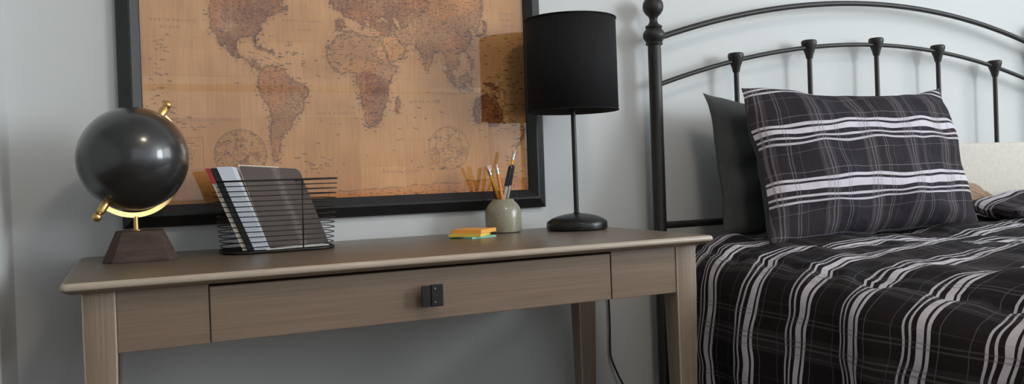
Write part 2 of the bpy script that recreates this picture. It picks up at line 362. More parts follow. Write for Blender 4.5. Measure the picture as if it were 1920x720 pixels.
# --- the print: a fine sheet whose inked pattern is a colour per vertex
LAND = {
    'namerica': [(279,1416),(275,1308),(272,1294),(271,1278),(273,1258),(278,1245),(284,1233),(288,1221),(295,1208),(300,1206),(296,1216),(291,1226),(289,1231),(294,1228),(302,1213),(308,1199),(317,1190),(327,1183),(339,1182),(347,1176),(357,1172),(351,1170),(361,1161),(371,1158),(379,1154),(375,1161),(365,1168),(367,1174),(360,1176),(356,1173),(343,1179),(338,1180),(341,1183),(333,1186),(327,1194),(324,1207),(328,1219),(335,1228),(347,1231),(358,1232),(364,1231),(367,1222),(370,1216),(372,1222),(369,1234),(377,1244),(386,1255),(378,1252),(382,1261),(393,1272),(401,1280),(414,1288),(425,1294),(442,1299),(437,1305),(426,1306),(423,1312),(431,1317),(435,1430)],
    'samerica': [(378,1154),(389,1163),(400,1167),(410,1165),(426,1160),(436,1152),(443,1136),(457,1131),(472,1123),(483,1115),(480,1101),(472,1087),(469,1065),(457,1057),(445,1041),(439,1025),(428,1014),(420,1003),(414,987),(411,971),(407,960),(410,947),(402,950),(397,966),(394,987),(395,1014),(398,1046),(395,1073),(386,1084),(377,1100),(371,1119),(372,1135),(377,1145)],
    'cuba': [(365,1214),(376,1212),(391,1205),(393,1201),(380,1204),(368,1210)],
    'hispaniola': [(395,1201),(405,1199),(411,1195),(402,1194),(395,1196)],
    'africa': [(555,1238),(542,1223),(533,1211),(530,1194),(530,1182),(538,1169),(548,1157),(560,1153),(581,1158),(596,1154),(600,1141),(597,1129),(605,1116),(607,1091),(610,1070),(616,1053),(622,1032),(628,1026),(641,1031),(655,1048),(658,1065),(667,1078),(674,1095),(673,1117),(671,1127),(685,1147),(701,1171),(686,1173),(680,1183),(671,1198),(663,1219),(659,1234),(657,1241),(636,1240),(623,1238),(612,1243),(599,1245),(595,1251),(585,1253),(568,1249)],
    'madagascar': [(696,1096),(701,1083),(696,1058),(690,1065),(691,1086)],
    'iberia': [(550,1278),(569,1279),(574,1268),(565,1255),(552,1254),(549,1265)],
    'europe': [(533,1451),(539,1323),(549,1307),(565,1299),(571,1287),(584,1284),(597,1286),(607,1277),(619,1266),(624,1274),(614,1288),(622,1289),(631,1275),(638,1265),(644,1276),(652,1283),(648,1289),(659,1293),(670,1291),(674,1284),(689,1267),(702,1261),(696,1280),(692,1291),(703,1285),(714,1264),(725,1273),(744,1282),(772,1310),(782,1337),(787,1472)],
    'turkey': [(641,1274),(663,1279),(685,1271),(693,1259),(680,1250),(664,1243),(660,1247),(656,1257),(643,1259)],
    'arabia': [(664,1238),(689,1250),(702,1240),(706,1227),(723,1217),(713,1199),(686,1183),(680,1190),(670,1215)],
    'asia': [(689,1269),(702,1260),(716,1262),(744,1287),(781,1310),(796,1473),(934,1485),(925,1331),(920,1299),(913,1274),(907,1262),(903,1264),(899,1281),(884,1267),(893,1253),(889,1235),(878,1217),(862,1210),(850,1208),(856,1192),(855,1180),(844,1175),(835,1187),(831,1184),(837,1163),(843,1149),(837,1150),(829,1167),(825,1189),(819,1207),(810,1214),(793,1207),(784,1184),(778,1163),(772,1164),(768,1179),(762,1203),(750,1221),(732,1227),(721,1224),(714,1226),(706,1236),(693,1250)],
    'japan': [(905,1250),(914,1257),(926,1261),(930,1273),(927,1291),(933,1289),(934,1271),(928,1257),(916,1252)],
    'sumatra': [(820,1162),(827,1159),(842,1141),(854,1124),(848,1124),(836,1139)],
    'java': [(850,1123),(868,1123),(892,1118),(890,1115),(868,1118)],
    'borneo': [(859,1148),(869,1152),(880,1160),(883,1151),(875,1133),(862,1134)],
    'sulawesi': [(886,1146),(895,1148),(891,1139),(894,1129),(889,1128),(887,1137)],
    'philippines': [(884,1204),(890,1195),(893,1182),(897,1171),(891,1168),(887,1186)],
    'new_guinea': [(924,1137),(938,1136),(950,1130),(961,1124),(962,1116),(949,1120),(936,1125)],
    'australia': [(898,1090),(913,1102),(935,1104),(940,1094),(947,1106),(959,1086),(972,1066),(969,1043),(959,1027),(937,1027),(925,1039),(910,1034),(896,1039),(893,1066)],
    'new_zealand': [(1034,1025),(1038,1012),(1025,995),(1013,976),(1006,965),(1019,990)],
    'britain': [(548,1328),(556,1324),(557,1311),(551,1308),(549,1319)],
    'sea_mediterranean': [(564,1255),(575,1271),(586,1279),(601,1277),(612,1264),(621,1258),(641,1257),(657,1251),(656,1242),(636,1242),(623,1240),(611,1245),(599,1246),(594,1255),(581,1255)],
    'sea_black_sea': [(650,1287),(660,1291),(672,1288),(669,1281),(655,1279)],
    'sea_caspian': [(690,1295),(697,1291),(699,1278),(708,1264),(700,1263),(693,1278)],
}

def inside(poly, X, Z):
    r = np.zeros(X.shape, bool); P = np.array(poly)/1000.
    x0, x1, z0, z1 = P[:,0].min(), P[:,0].max(), P[:,1].min(), P[:,1].max()
    w = (X >= x0) & (X <= x1) & (Z >= z0) & (Z <= z1); xs, zs = X[w], Z[w]
    h = np.zeros(xs.shape, bool)
    for i in range(len(P)):
        ax, az = P[i-1]; bx_, bz = P[i]
        c = ((az > zs) != (bz > zs)) & (xs < (bx_-ax)*(zs-az)/((bz-az) if bz != az else 1e-9)+ax)
        h ^= c
    r[w] = h; return r
def value_noise(shape, cell, seed):
    g = np.random.default_rng(seed)
    cy, cx = (cell if isinstance(cell, tuple) else (cell, cell))
    h, w = shape; G = g.random((int(h/cy)+3, int(w/cx)+3))
    yy = np.arange(h)/cy; xx = np.arange(w)/cx
    y0 = yy.astype(int); x0 = xx.astype(int); fy = (yy-y0)[:,None]; fx = (xx-x0)[None,:]
    fy = fy*fy*(3-2*fy); fx = fx*fx*(3-2*fx)
    return (G[y0][:,x0]*(1-fy)*(1-fx)+G[y0+1][:,x0]*fy*(1-fx)+G[y0][:,x0+1]*(1-fy)*fx+G[y0+1][:,x0+1]*fy*fx)
def blur(a, k):
    for ax in (0, 1):
        a = sum(np.roll(a, s, ax) for s in range(-k, k+1))/(2*k+1)
    return a
def make_print():
    x0, x1, z0, z1 = FX0+FWD-.004, FX1-FWD+.004, FZ0+FWD-.004, FZ1-FWD+.004
    st = .00125; nx = int((x1-x0)/st)+1; nz = int((z1-z0)/st)+1
    xs = np.linspace(x0, x1, nx); zs = np.linspace(z0, z1, nz); X, Z = np.meshgrid(xs, zs); S = X.shape
    # ragged coastlines: wobble the lookup position
    WX = X + .0040*(value_noise(S,6,1)-.5) + .0045*(value_noise(S,13,2)-.5)
    WZ = Z + .0040*(value_noise(S,6,3)-.5) + .0045*(value_noise(S,13,4)-.5)
    land = np.zeros(S, bool); ids = np.zeros(S, int)
    dark = {'namerica':1.0,'samerica':.76,'africa':.72,'europe':.95,'iberia':.9,'turkey':.9,'arabia':.30,'asia':.58,'australia':1.1,'madagascar':.7,'new_guinea':1.1}
    tone = np.zeros(S)
    for k, p in LAND.items():
        if k.startswith('sea_'): continue
        w = inside(p, WX, WZ); land |= w; tone[w] = dark.get(k, .8)
        if k == 'africa': tone[w & (WZ > 1.152 + .03*(value_noise(S,(24,40),70)-.5))] *= .42; tone[w & (WZ < 1.10)] *= 1.3; tone[w & (WZ > 1.10) & (WX > .62)] *= 1.5
        if k == 'asia': tone[w] *= (.55 + .9*value_noise(S,(34,60),71))[w]
    sea = np.zeros(S, bool)
    for k, p in LAND.items():
        if k.startswith('sea_'): sea |= inside(p, WX, WZ)
    land &= ~sea; tone[sea] = 0
    # northern land above what is traced, and the thin polar coast along the bottom edge
    polar = (Z < .874 + .018*np.clip((X-.55)/.4, 0, 1) + .010*(value_noise(S,(40,22),5)-.5) + .004*(value_noise(S,5,6)-.5)) & (X > .52)
    Lf = land.astype(float)
    near = blur(blur(Lf, 7), 7); edge = np.clip(1-np.abs(blur(Lf,1)-.5)*2, 0, 1)
    # paper: warm tan, blotched, with patchwork of slightly different tones, more orange low down
    base = np.zeros(S+(3,)); base[:] = (201,150,98)
    n1 = value_noise(S,90,7)*.6+value_noise(S,35,8)*.4
    low = np.clip((1.06-Z)/.2, 0, 1)
    base += (n1-.5)[...,None]*np.array((34,34,32)) + low[...,None]*np.array((2,-7,-18))
    for bx0,bx1,bz0,bz1,cx in ((.13,.31,1.14,1.5,-5),(.13,.33,.85,1.05,-12),(.33,.47,1.05,1.22,5),(.47,.60,.86,1.05,-8),(.60,.71,.88,.93,7),(.71,.86,.86,1.0,-4),(.86,1.05,.86,.89,-16),(.55,.75,1.2,1.5,5),(.93,1.04,.92,1.04,-10),(.2,.26,.9,1.2,5)):
        w = (X>bx0)&(X<bx1)&(Z>bz0)&(Z<bz1); base[w] += cx
    base -= (near*26)[...,None]*np.array((.9,1.,1.))*(1-Lf)[...,None]*.6     # faint wash round the coasts
    col = base.copy()
    # land: brown washes by country, mottled
    cn = value_noise(S,(26,30),9); cn = np.floor(cn*5)/5; fine = value_noise(S,4,10)*.4+value_noise(S,1.6,12)*.6
    strength = np.clip(tone*(.62+.45*(cn-.45)+.60*(fine-.5)), 0, 1.15)
    brown = np.array((112,58,28)); col = col*(1-strength[...,None]*.85)+brown*(strength[...,None]*.85)
    warm = (tone>0)&(value_noise(S,(48,55),13)>.58); col[warm] += np.array((14,5,-3))
    # lettering-like flecks over the land: short dark level strokes
    strokes = value_noise(S,(1.3,4),14)
    col[land & (strokes>.72)] *= .74
    halo = (near>.05)&(~land)
    col[halo & (value_noise(S,(1.5,4.5),15)>.78)] *= .62
    col *= (1-.34*edge*(value_noise(S,4,16)>.25))[...,None]
    rim = (blur(Lf,3)>.04)&(~land); col[rim & (value_noise(S,(1.4,3),19)>.52)] *= .80
    pe = np.clip(1-np.abs(blur(polar.astype(float),1)-.5)*2.2, 0, 1); col *= (1-.36*pe*(value_noise(S,6,17)>.3))[...,None]
    col[polar] += np.array((4,-8,-12)); col[polar & (value_noise(S,(1.7,6),18)>.80)] *= .78
    def ink(mask, k=.6): col[mask] *= k
    # island groups of the open oceans
    g = np.random.default_rng(21)
    def flecks(cx, cz, sx, sz, n, k=.62):
        for _ in range(n):
            px, pz = g.normal(cx, sx), g.normal(cz, sz); l, h = g.uniform(.002,.007), g.uniform(.0006,.0013); t = g.uniform(-.4,.2)
            ink((np.abs(X-px)<l) & (np.abs(Z-pz-t*(X-px))<h), k)
    for a in ((.165,1.19,.02,.018,12),(.165,1.13,.022,.02,14),(.17,1.075,.02,.014,26),(.20,1.04,.03,.012,18),(.40,1.13,.03,.05,8),(.33,1.20,.02,.03,5),(.63,1.08,.02,.02,16),(.75,1.06,.04,.04,12),(.52,.935,.02,.01,14),(.47,.95,.03,.012,8),(.985,1.16,.03,.05,60),(.97,1.10,.035,.025,70),(.96,1.03,.04,.02,20),(1.0,.97,.02,.04,18),(.60,1.0,.08,.03,10),(.76,.93,.06,.015,14),(.50,1.15,.05,.05,8),(.88,1.15,.03,.03,14),(.42,1.18,.03,.02,26),(.90,1.25,.03,.03,24)): flecks(*a)
    # two inset polar charts
    for cx, cz, R, seed, k in ((.328,.966,.056,31,.62),(.824,.972,.053,32,.74)):
        d = np.hypot(X-cx, Z-cz); ang = np.arctan2(Z-cz, X-cx)
        if seed == 31: col[d<R] = col[d<R]*.95+np.array((4,2,-6))
        blob = (d<R*.93)&(value_noise(S,9,seed)*.6+value_noise(S,4,seed+1)*.4 > .60); col[blob] = col[blob]*.62+np.array((120,62,28))*.38 if seed == 31 else col[blob]*.88
        ink((np.abs(d-R)<.0011), k+.08); ink((np.abs(d-R*.93)<.0007)&(np.sin(ang*30)>0), k+.1)
        ink((np.abs(d-R*.30)<.0007), k+.14); ink((np.abs(d-R*.62)<.0006), .86)
        ink((d<R*.9)&(np.abs(np.sin(ang*4))<.0012/np.maximum(d,.004)*4*.5), .86)
        ink((d<R)&(value_noise(S,(1.7,4),seed+2)>.82), k)
    # key panel at the left
    w = (X>.192)&(X<.250)&(Z>.935)&(Z<1.006)
    bd = w & ((X<.1935)|(X>.2485)|(Z<.9365)|(Z>1.0045)); ink(bd, .78)
    for i in range(11):
        zz = .999-.0056*i; ln = g.uniform(.022,.050); ink((np.abs(Z-zz)<.0009)&(X>.196)&(X<.196+ln)&(value_noise(S,(3,2),50+i)>.32), .66)
    # lines of latitude, very faint, and the upright weave of the paper
    for zz in (1.142, 1.225, 1.055): ink(np.abs(Z-zz)<.0006, .95)
    weave = value_noise(S,(30,1.3),60)-.5; col += weave[...,None]*13 + (rng.random(S)[...,None]-.5)*7
    col = np.clip(col, 0, 255)
    me = bpy.data.meshes.new('map_print'); n = nx*nz
    co = np.zeros((n,3), np.float32); co[:,0] = X.ravel(); co[:,1] = -.0100; co[:,2] = Z.ravel()
    idx = np.arange(n).reshape(nz, nx); q = np.stack([idx[:-1,:-1], idx[:-1,1:], idx[1:,1:], idx[1:,:-1]], -1).reshape(-1,4)
    me.vertices.add(n); me.vertices.foreach_set('co', co.ravel())
    me.loops.add(q.size); me.loops.foreach_set('vertex_index', q.ravel().astype(np.int32))
    me.polygons.add(len(q)); me.polygons.foreach_set('loop_start', (np.arange(len(q))*4).astype(np.int32)); me.polygons.foreach_set('loop_total', np.full(len(q),4,np.int32))
    me.update(calc_edges=True)
    at = me.color_attributes.new('ink', 'FLOAT_COLOR', 'POINT')
    s = col/255.; lin = np.where(s<=.04045, s/12.92, ((s+.055)/1.055)**2.4)
    rgba = np.ones((n,4), np.float32); rgba[:,:3] = lin.reshape(-1,3); at.data.foreach_set('color', rgba.ravel())
    m = bpy.data.materials.new('antique_map_paper'); m.use_nodes = True; nt = m.node_tree; b = nt.nodes['Principled BSDF']
    a = nt.nodes.new('ShaderNodeAttribute'); a.attribute_name = 'ink'; nt.links.new(a.outputs['Color'], b.inputs['Base Color'])
    b.inputs['Roughness'].default_value = .9; b.inputs['Specular IOR Level'].default_value = .15
    me.materials.append(m)
    o = bpy.data.objects.new('map_print', me); COL.objects.link(o); o.parent = fm; o.location = -fm.location
    return o
pr = make_print()
bm = NB(); box(bm, FX0+FWD-.004, FX1-FWD+.004, -.0092, -.003, FZ0+FWD-.004, FZ1-FWD+.004); obj('backing_board', bm, M_note_black, fm)
# printed ocean names, in faint brown letters
M_ink = mat('map_letter_ink', (.235,.120,.062), .9, grain=((90,90,90), (.20,.10,.05), .5))
def letters(txt, x, z, h, space=1.6):
    cu = bpy.data.curves.new('ocean_name', 'FONT'); cu.body = txt; cu.size = h; cu.align_x = 'CENTER'; cu.align_y = 'CENTER'
    cu.space_character = space; cu.extrude = .00005; cu.resolution_u = 2
    tmp = bpy.data.objects.new('ocean_name_outline', cu)
    me = bpy.data.meshes.new_from_object(tmp); bpy.data.objects.remove(tmp); bpy.data.curves.remove(cu)
    me.materials.clear(); me.materials.append(M_ink)
    o = bpy.data.objects.new('ocean_name', me); COL.objects.link(o); o.parent = pr
    o.rotation_euler = (math.pi/2, 0, 0); o.location = (x, -.01012, z); return o
for a in (('NORTH PACIFIC',.196,1.261,.0085),('OCEAN',.190,1.246,.0085),('NORTH ATLANTIC',.475,1.271,.0075),('OCEAN',.479,1.251,.0065),
          ('SOUTH ATLANTIC',.544,1.059,.0075),('OCEAN',.543,1.034,.0065),('SOUTH PACIFIC OCEAN',.262,1.043,.0070),
          ('INDIAN OCEAN',.765,1.087,.0075),('SOUTHERN OCEAN',.694,.917,.0075),('NORTH',.994,1.312,.0075),('PACIFIC',.994,1.297,.0075),('OCEAN',.994,1.282,.0075)): letters(*a)
# ------------------------------------------------------------------ desk globe
T = TT + .0005
G = Vector((.1085, -.190, .9560)); GR = .1005
gl = thing('desk_globe', (.112,-.19,TT), 'black globe with brass arm and dark wooden base at the left table end', 'globe')
bm = NB()
def octo(cx, cy, hx, hy, ch, z): return [Vector((cx+x, cy+y, z)) for x, y in ((hx,-hy+ch),(hx,hy-ch),(hx-ch,hy),(-hx+ch,hy),(-hx,hy-ch),(-hx,-hy+ch),(-hx+ch,-hy),(hx-ch,-hy))]
loft(bm, [octo(.115,-.188,.0655,.052,.017,T), octo(.115,-.188,.0655,.052,.017,T+.004), octo(.115,-.188,.043,.034,.012,.8165), octo(.115,-.188,.041,.032,.011,.818)])
obj('base', bm, M_walnut, gl)
hz = Vector((.852, .524, 0)); al = math.radians(35.5)        # the arm's plane: upright, turned away from the room
ax = (hz*math.sin(al) + Vector((0,0,1))*math.cos(al)).normalized()
bb = (hz*math.cos(al) - Vector((0,0,1))*math.sin(al)).normalized(); nn = ax.cross(bb).normalized()
RA = GR*1.085
bm = NB(); loops = []
for k in range(61):
    a = math.radians(3 + 174*k/60); d = ax*math.cos(a) + bb*math.sin(a)
    loops.append([G + d*(RA+u) + nn*w for u, w in ((-.0052,-.0016),(.0042,-.0016),(.0042,.0016),(-.0052,.0016))])
loft(bm, loops); obj('meridian_arm', bm, M_brass, gl, smooth='auto')
low = min((G + (ax*math.cos(a*.01)+bb*math.sin(a*.01))*(RA+.0030) for a in range(314)), key=lambda p: p.z)
bm = NB(); lathe(bm, [(.0095,.8175),(.0095,.8192),(.0045,.8205),(.0042,low.z+.001)], (low.x, low.y, 0), 20)
obj('stem', bm, M_brass, gl, smooth='auto')
bm = NB(); bmesh.ops.create_uvsphere(bm, u_segments=72, v_segments=40, radius=GR, matrix=Matrix.Translation(G) @ rot_to(ax).to_4x4())
obj('globe_ball', bm, M_globe, gl, smooth=True)
for s in (1, -1):
    bm = NB(); d = ax*s
    lathe(bm, [(.0075,GR-.001),(.0080,GR+.001),(.0080,GR+.0205),(.0070,GR+.0225),(.0042,GR+.0232),(.0042,GR+.0245),(.0075,GR+.0275),(.0088,GR+.0318),(.0076,GR+.0362),(.0040,GR+.0398),(.0001,GR+.0405)], G, 24, rot=rot_to(d))
    obj('pivot_knob', bm, M_brass, gl, smooth='auto')

# ------------------------------------------------------------------ wire basket and what stands in it
BX, BY = .3765, -.166
wb = thing('wire_basket', (BX,BY,TT), 'black wire file basket holding folders on the table beside the globe', 'basket')
def stad(hx, hy, z, r): return rrect(BX-hx, BX+hx, BY-hy, BY+hy, z, r, 8)
ZB, ZR = .7635, .9060
def half(z): t = (z-ZB)/(ZR-ZB); return .1110+.0120*t, .074+.008*t
bm = NB(); hx, hy = half(ZB); tube(bm, stad(hx, hy, ZB, .05), .0030, 8, True); obj('base_ring', bm, M_wire, wb, smooth=True)
bm = NB()
for k in range(-7, 8):
    x = BX+k*.0148; w = (hx-abs(x-BX)); yy = hy if w > .05 else hy-.05+math.sqrt(max(0,.05**2-(.05-w)**2))
    tube(bm, [(x,BY-yy,ZB),(x,BY+yy,ZB)], .0011, 6)
for k in range(-4, 5):
    y = BY+k*.0150; w = hy-abs(y-BY); xx = hx if w > .05 else hx-.05+math.sqrt(max(0,.05**2-(.05-w)**2))
    tube(bm, [(BX-xx,y,ZB+.001),(BX+xx,y,ZB+.001)], .0011, 6)
obj('bottom_grid', bm, M_wire, wb, smooth=True)
bm = NB()
for k in range(1, 14):
    z = ZB+(ZR-ZB)*k/14; hx, hy = half(z); tube(bm, stad(hx, hy, z, .054), .0010, 6, True)
obj('hoop_wires', bm, M_wire, wb, smooth=True)
bm = NB(); hx, hy = half(ZR); tube(bm, stad(hx, hy, ZR, .058), .0019, 8, True); obj('rim', bm, M_wire, wb, smooth=True)
for dx, s in ((.040,-1),(.055,1),(-.055,1)):
    h0, y0 = half(ZB); h1, y1 = half(ZR)
    bm = NB(); tube(bm, [(BX+dx,BY+s*y0,ZB),(BX+dx*1.03,BY+s*y1,ZR)], .0015, 6); obj('upright', bm, M_wire, wb, smooth=True)

def slab(x0, x1, y0, y1, z0, z1, M, bev=0):
    bm = NB(); box(bm, x0, x1, y0, y1, z0, z1, M, bev, 1); return bm
# leaning books: local x = thickness (spine towards -y), local z = height
LEAN, YAW = math.radians(-21.5), math.radians(-11)
def leanM(x, y): return Matrix.Translation((x, y, ZB+.0035)) @ Matrix.Rotation(YAW, 4, 'Z') @ Matrix(((1,0,math.tan(LEAN),0),(0,1,0,0),(0,0,1,0),(0,0,0,1)))
def bookthing(name, label, cat): return thing(name, (.34,-.2,ZB), label, cat)
h = .1665
M0 = leanM(.3020, -.2215)
mg = bookthing('magazine', 'thin red-topped magazine with cream pages leaning at the left of the wire basket', 'magazine')
obj('pages', slab(0,.0075,.002,.150,0,h-.001,M0), M_paper, mg)
obj('cover', slab(-.0012,-.0001,0,.152,0,h,M0), M_paper, mg)
obj('spine', slab(-.0012,.0076,-.0014,-.0001,h-.030,h,M0), M_red, mg)
M1 = M0 @ Matrix.Translation((.0092,0,0))
nb = bookthing('notebook', 'black notebook leaning between the magazine and the white binder in the basket', 'notebook')
obj('pages', slab(.0011,.0089,.001,.148,.002,h-.002,M1), M_paper, nb)
for u in (0, .0090): obj('cover', slab(u,u+.001,0,.150,0,h,M1), M_note_black, nb)
obj('spine', slab(0,.010,-.0013,-.0001,0,h,M1), M_note_black, nb)
M2 = M0 @ Matrix.Translation((.0206,0,0))
wbn = bookthing('binder', 'white-blue binder with a broad spine leaning in the wire basket', 'binder')
WT = .030
for u in (0, WT-.0022): obj('cover', slab(u,u+.0022,0,.152,0,h+.002,M2,.0006), M_binder, wbn)
obj('spine', slab(0,WT,-.0024,-.0001,0,h+.002,M2,.0006), M_binder, wbn)
obj('pages', slab(.0024,WT-.0024,.004,.146,.004,h-.003,M2), M_paper, wbn)
# the grey folder leans against the binder, its face to the room
def folder():
    p0 = Vector((.3512,-.2272,.7733)); a, b_, g_ = .50, -.055, .5601
    e = Vector((math.cos(a)*math.cos(b_), math.sin(a)*math.cos(b_), math.sin(b_)))
    n = Vector((-math.sin(a), math.cos(a), 0)); up = e.cross(n)*1.0
    if up.z < 0: up = -up
    u2 = (up*math.cos(g_) + n*math.sin(g_)); u2 = (u2 - e*u2.dot(e)).normalized(); nrm = e.cross(u2).normalized()
    return p0, e, u2, nrm
p0, fe, fu, fn = folder(); FWI, FHI = .156, .1955
def sheet(w, hgt, t, off, r, inset=0.):
    bm = NB(); uvl = bm.loops.layers.uv.new('UVMap'); pts = []
    for cx, cz, a0 in ((w-r,hgt-r,0),(r*.4,hgt-r*.4,90),(inset,0,None),(w,0,None)):
        if a0 is None: pts.append((cx, cz)); continue
        rr = r if a0 == 0 else r*.4
        for k in range(7): a = math.radians(a0+90*k/6); pts.append((cx+rr*math.cos(a), cz+rr*math.sin(a)))
    fr = [bm.verts.new(p0+fe*x+fu*z+fn*off) for x, z in pts]; bk = [bm.verts.new(p0+fe*x+fu*z+fn*(off-t)) for x, z in pts]
    def F(vs, q):
        f = bm.faces.new(vs)
        for l, (x, z) in zip(f.loops, q): l[uvl].uv = (x/w, z/hgt)
    F(fr, pts); F(list(reversed(bk)), list(reversed(pts)))
    n = len(pts)
    for i in range(n):
        j = (i+1) % n; F([fr[i], bk[i], bk[j], fr[j]], [pts[i], pts[i], pts[j], pts[j]])
    return bm
fo = bookthing('folder', 'dark grey folder with silver flecks leaning across the front of the wire basket', 'folder')
obj('cover', sheet(FWI,FHI,.0009,0,.012), M_folder, fo); obj('papers', sheet(FWI*.66,FHI*1.018,.0022,-.0011,.002), M_paper, fo); obj('cover', sheet(FWI,FHI,.0009,-.0036,.012), M_folder, fo)
# a loose white sheet lying on the basket bottom
bm = NB(); box(bm, -.066,.066,-.022,.022,0,.0016, Matrix.Translation((.4060,-.2015,ZB+.0030)) @ Matrix.Rotation(.16,4,'Z')); 
tag(obj('paper_sheet', bm, mat('white_paper', (.78,.78,.74), .8, grain=((40,40,40), (.72,.72,.68), .4))), 'small white paper pad lying flat in the bottom of the wire basket', 'paper')

# ------------------------------------------------------------------ sticky notes
def pad(x, y, z, h_, rz, m, label, w=.076):
    bm = NB(); n = 6
    loops = [[Vector((sx*w/2*(1+.004*math.sin(k*2.1)), sy*w/2, h_*k/n)) for sx, sy in ((-1,-1),(1,-1),(1,1),(-1,1))] for k in range(n+1)]
    loft(bm, loops); bmesh.ops.transform(bm, matrix=Matrix.Translation((x,y,z)) @ Matrix.Rotation(rz,4,'Z'), verts=bm.verts)
    return tag(obj('sticky_note_pad', bm, m), label, 'sticky notes', 'sticky note pads stacked on the table')
NX, NY = .805, -.180
pad(NX+.004, NY-.004, TT+.0002, .0035, math.radians(22), M_note_t, 'teal sticky note pad at the bottom of the stack')
pad(NX-.002, NY-.002, TT+.0040, .0060, math.radians(50), M_note_y, 'yellow sticky note pad in the middle of the stack')
pad(NX+.012, NY+.006, TT+.0103, .0085, math.radians(40), M_note_o, 'orange sticky note pad on top of the stack')

# ------------------------------------------------------------------ stoneware pot of pencils
PX, PY = .9285, -.092
bm = NB()
lathe(bm, [(.0385,T),(.0425,T+.002),(.0440,T+.010),(.0447,T+.030),(.0445,T+.048),(.0420,T+.059),(.0355,T+.069),(.0285,T+.076),(.0258,T+.080),(.0250,T+.0812),(.0236,T+.0806),(.0240,T+.078),(.0300,T+.070),(.0375,T+.058),(.0400,T+.046),(.0400,T+.012),(.037,T+.006),(.0001,T+.006)], (PX,PY,0), 48)
tag(obj('pencil_pot', bm, M_ceramic, smooth='auto'), 'speckled grey stoneware pot holding pencils and pens', 'pot')
def writing(name, tip, foot, label, cat, kind, m, r=.0041):
    """kind: pencil (hexagonal, eraser up) or pen; tip = upper end, foot = lower end inside the pot"""
    a, b_ = Vector(foot), Vector(tip); d = (b_-a); Ln = d.length; R3 = rot_to(d)
    t = thing(name, a, label, cat, 'pencils and pens in the stoneware pot')
    if kind == 'pencil':
        bm = NB(); lathe(bm, [(r,.016),(r,Ln-.024)], a, 6, rot=R3); obj('body', bm, m, t)
        bm = NB(); lathe(bm, [(.0004,0),(.0011,.004),(r*.97,.0158)], a, 12, rot=R3); obj('sharpened_point', bm, M_lead, t)
        bm = NB(); lathe(bm, [(r*1.04,Ln-.0238),(r*1.10,Ln-.020),(r*1.0,Ln-.018),(r*1.10,Ln-.016),(r*1.04,Ln-.009)], a, 16, rot=R3); obj('ferrule', bm, M_ferrule, t, smooth='auto')
        bm = NB(); lathe(bm, [(r*.98,Ln-.0089),(r*.98,Ln-.002),(r*.75,Ln)], a, 16, rot=R3); obj('eraser', bm, M_eraser, t, smooth='auto')
    else:
        g0 = Ln*.68
        bm = NB(); lathe(bm, [(.0006,0),(.0014,.008),(r*.9,.018),(r,.03),(r,g0)], a, 16, rot=R3); obj('barrel', bm, kind[1], t, smooth='auto')
        bm = NB(); lathe(bm, [(r*1.12,g0+.0001),(r*1.15,Ln-.004),(r*.9,Ln)], a, 16, rot=R3); obj('cap', bm, m, t, smooth='auto')
        o = R3 @ Vector((0,-1,0)); bm = NB(); tube(bm, [a+d.normalized()*(Ln-.004)+o*(r*1.2), a+d.normalized()*(Ln-.005)+o*(r*1.8), a+d.normalized()*(Ln-.036)+o*(r*1.75)], .0008, 6); obj('clip', bm, m, t)
    return t
zf = T+.0085
writing('pencil', (.8875,-.098,.9230), (.9480,-.088,zf), 'yellow pencil leaning furthest towards the globe in the pot', 'pencil', 'pencil', M_pen_y)
writing('pencil', (.9075,-.106,.9260), (.9330,-.108,zf), 'orange pencil standing second nearest the globe in the pot', 'pencil', 'pencil', M_pen_o)
writing('pencil', (.9010,-.078,.9250), (.9400,-.062,zf), 'dark red pencil behind the orange pencil in the pot', 'pencil', 'pencil', M_pen_r)
writing('pen', (.9450,-.110,.9215), (.9070,-.098,zf), 'black capped pen with a pale grey barrel in the pot', 'pen', ('pen', M_pen_g), M_pen_k, .0048)
writing('pen', (.9560,-.100,.9245), (.9270,-.086,zf), 'black capped pen with a silver barrel in the pot', 'pen', ('pen', M_ferrule), M_pen_k, .0043)
writing('pencil', (.9770,-.066,.9600), (.9230,-.070,zf), 'tallest yellow pencil leaning towards the lamp in the pot', 'pencil', 'pencil', M_pen_y)

# ------------------------------------------------------------------ table lamp
LX, LY = 1.0955, -.160
lp = thing('table_lamp', (LX,LY,TT), 'slim black table lamp with a black drum shade on the right of the table', 'lamp')
bm = NB(); lathe(bm, [(.070,T),(.0735,T+.002),(.0748,T+.006),(.0745,T+.0175),(.0728,T+.0205),(.062,T+.0275),(.047,T+.0335),(.027,T+.0380),(.012,T+.0395),(.0095,T+.0400),(.0075,T+.0420),(.0001,T+.0421)], (LX,LY,0), 64)
obj('base', bm, M_blackmetal, lp, smooth='auto')
bm = NB(); lathe(bm, [(.0062,T+.041),(.0060,1.085),(.0050,1.086),(.0050,1.10)], (LX,LY,0), 20); obj('pole', bm, M_blackmetal, lp, smooth='auto')
bm = NB(); lathe(bm, [(.012,1.0955),(.015,1.098),(.015,1.130),(.013,1.134)], (LX,LY,0), 24); obj('socket', bm, M_blackmetal, lp, smooth='auto')
bm = NB(); lathe(bm, [(.012,1.1345),(.013,1.150),(.022,1.170),(.029,1.190),(.028,1.205),(.020,1.222),(.0001,1.230)], (LX,LY,0), 24)
obj('bulb', bm, mat('frosted_bulb', (.8,.8,.78), .3, grain=((30,30,30), (.75,.75,.73), .4)), lp, smooth=True)
SR, SZ0, SZ1 = .1115, 1.050, 1.2755
bm = NB(); lathe(bm, [(SR,SZ0),(SR-.0006,SZ1)], (LX,LY,0), 96, cap=False)
r_ = [v for v in bm.verts]
sh = obj('shade', bm, [M_shade, M_shade_in], lp, smooth=True)
md = sh.modifiers.new('thickness', 'SOLIDIFY'); md.thickness = .0014; md.offset = -1; md.material_offset = 1; md.material_offset_rim = 0
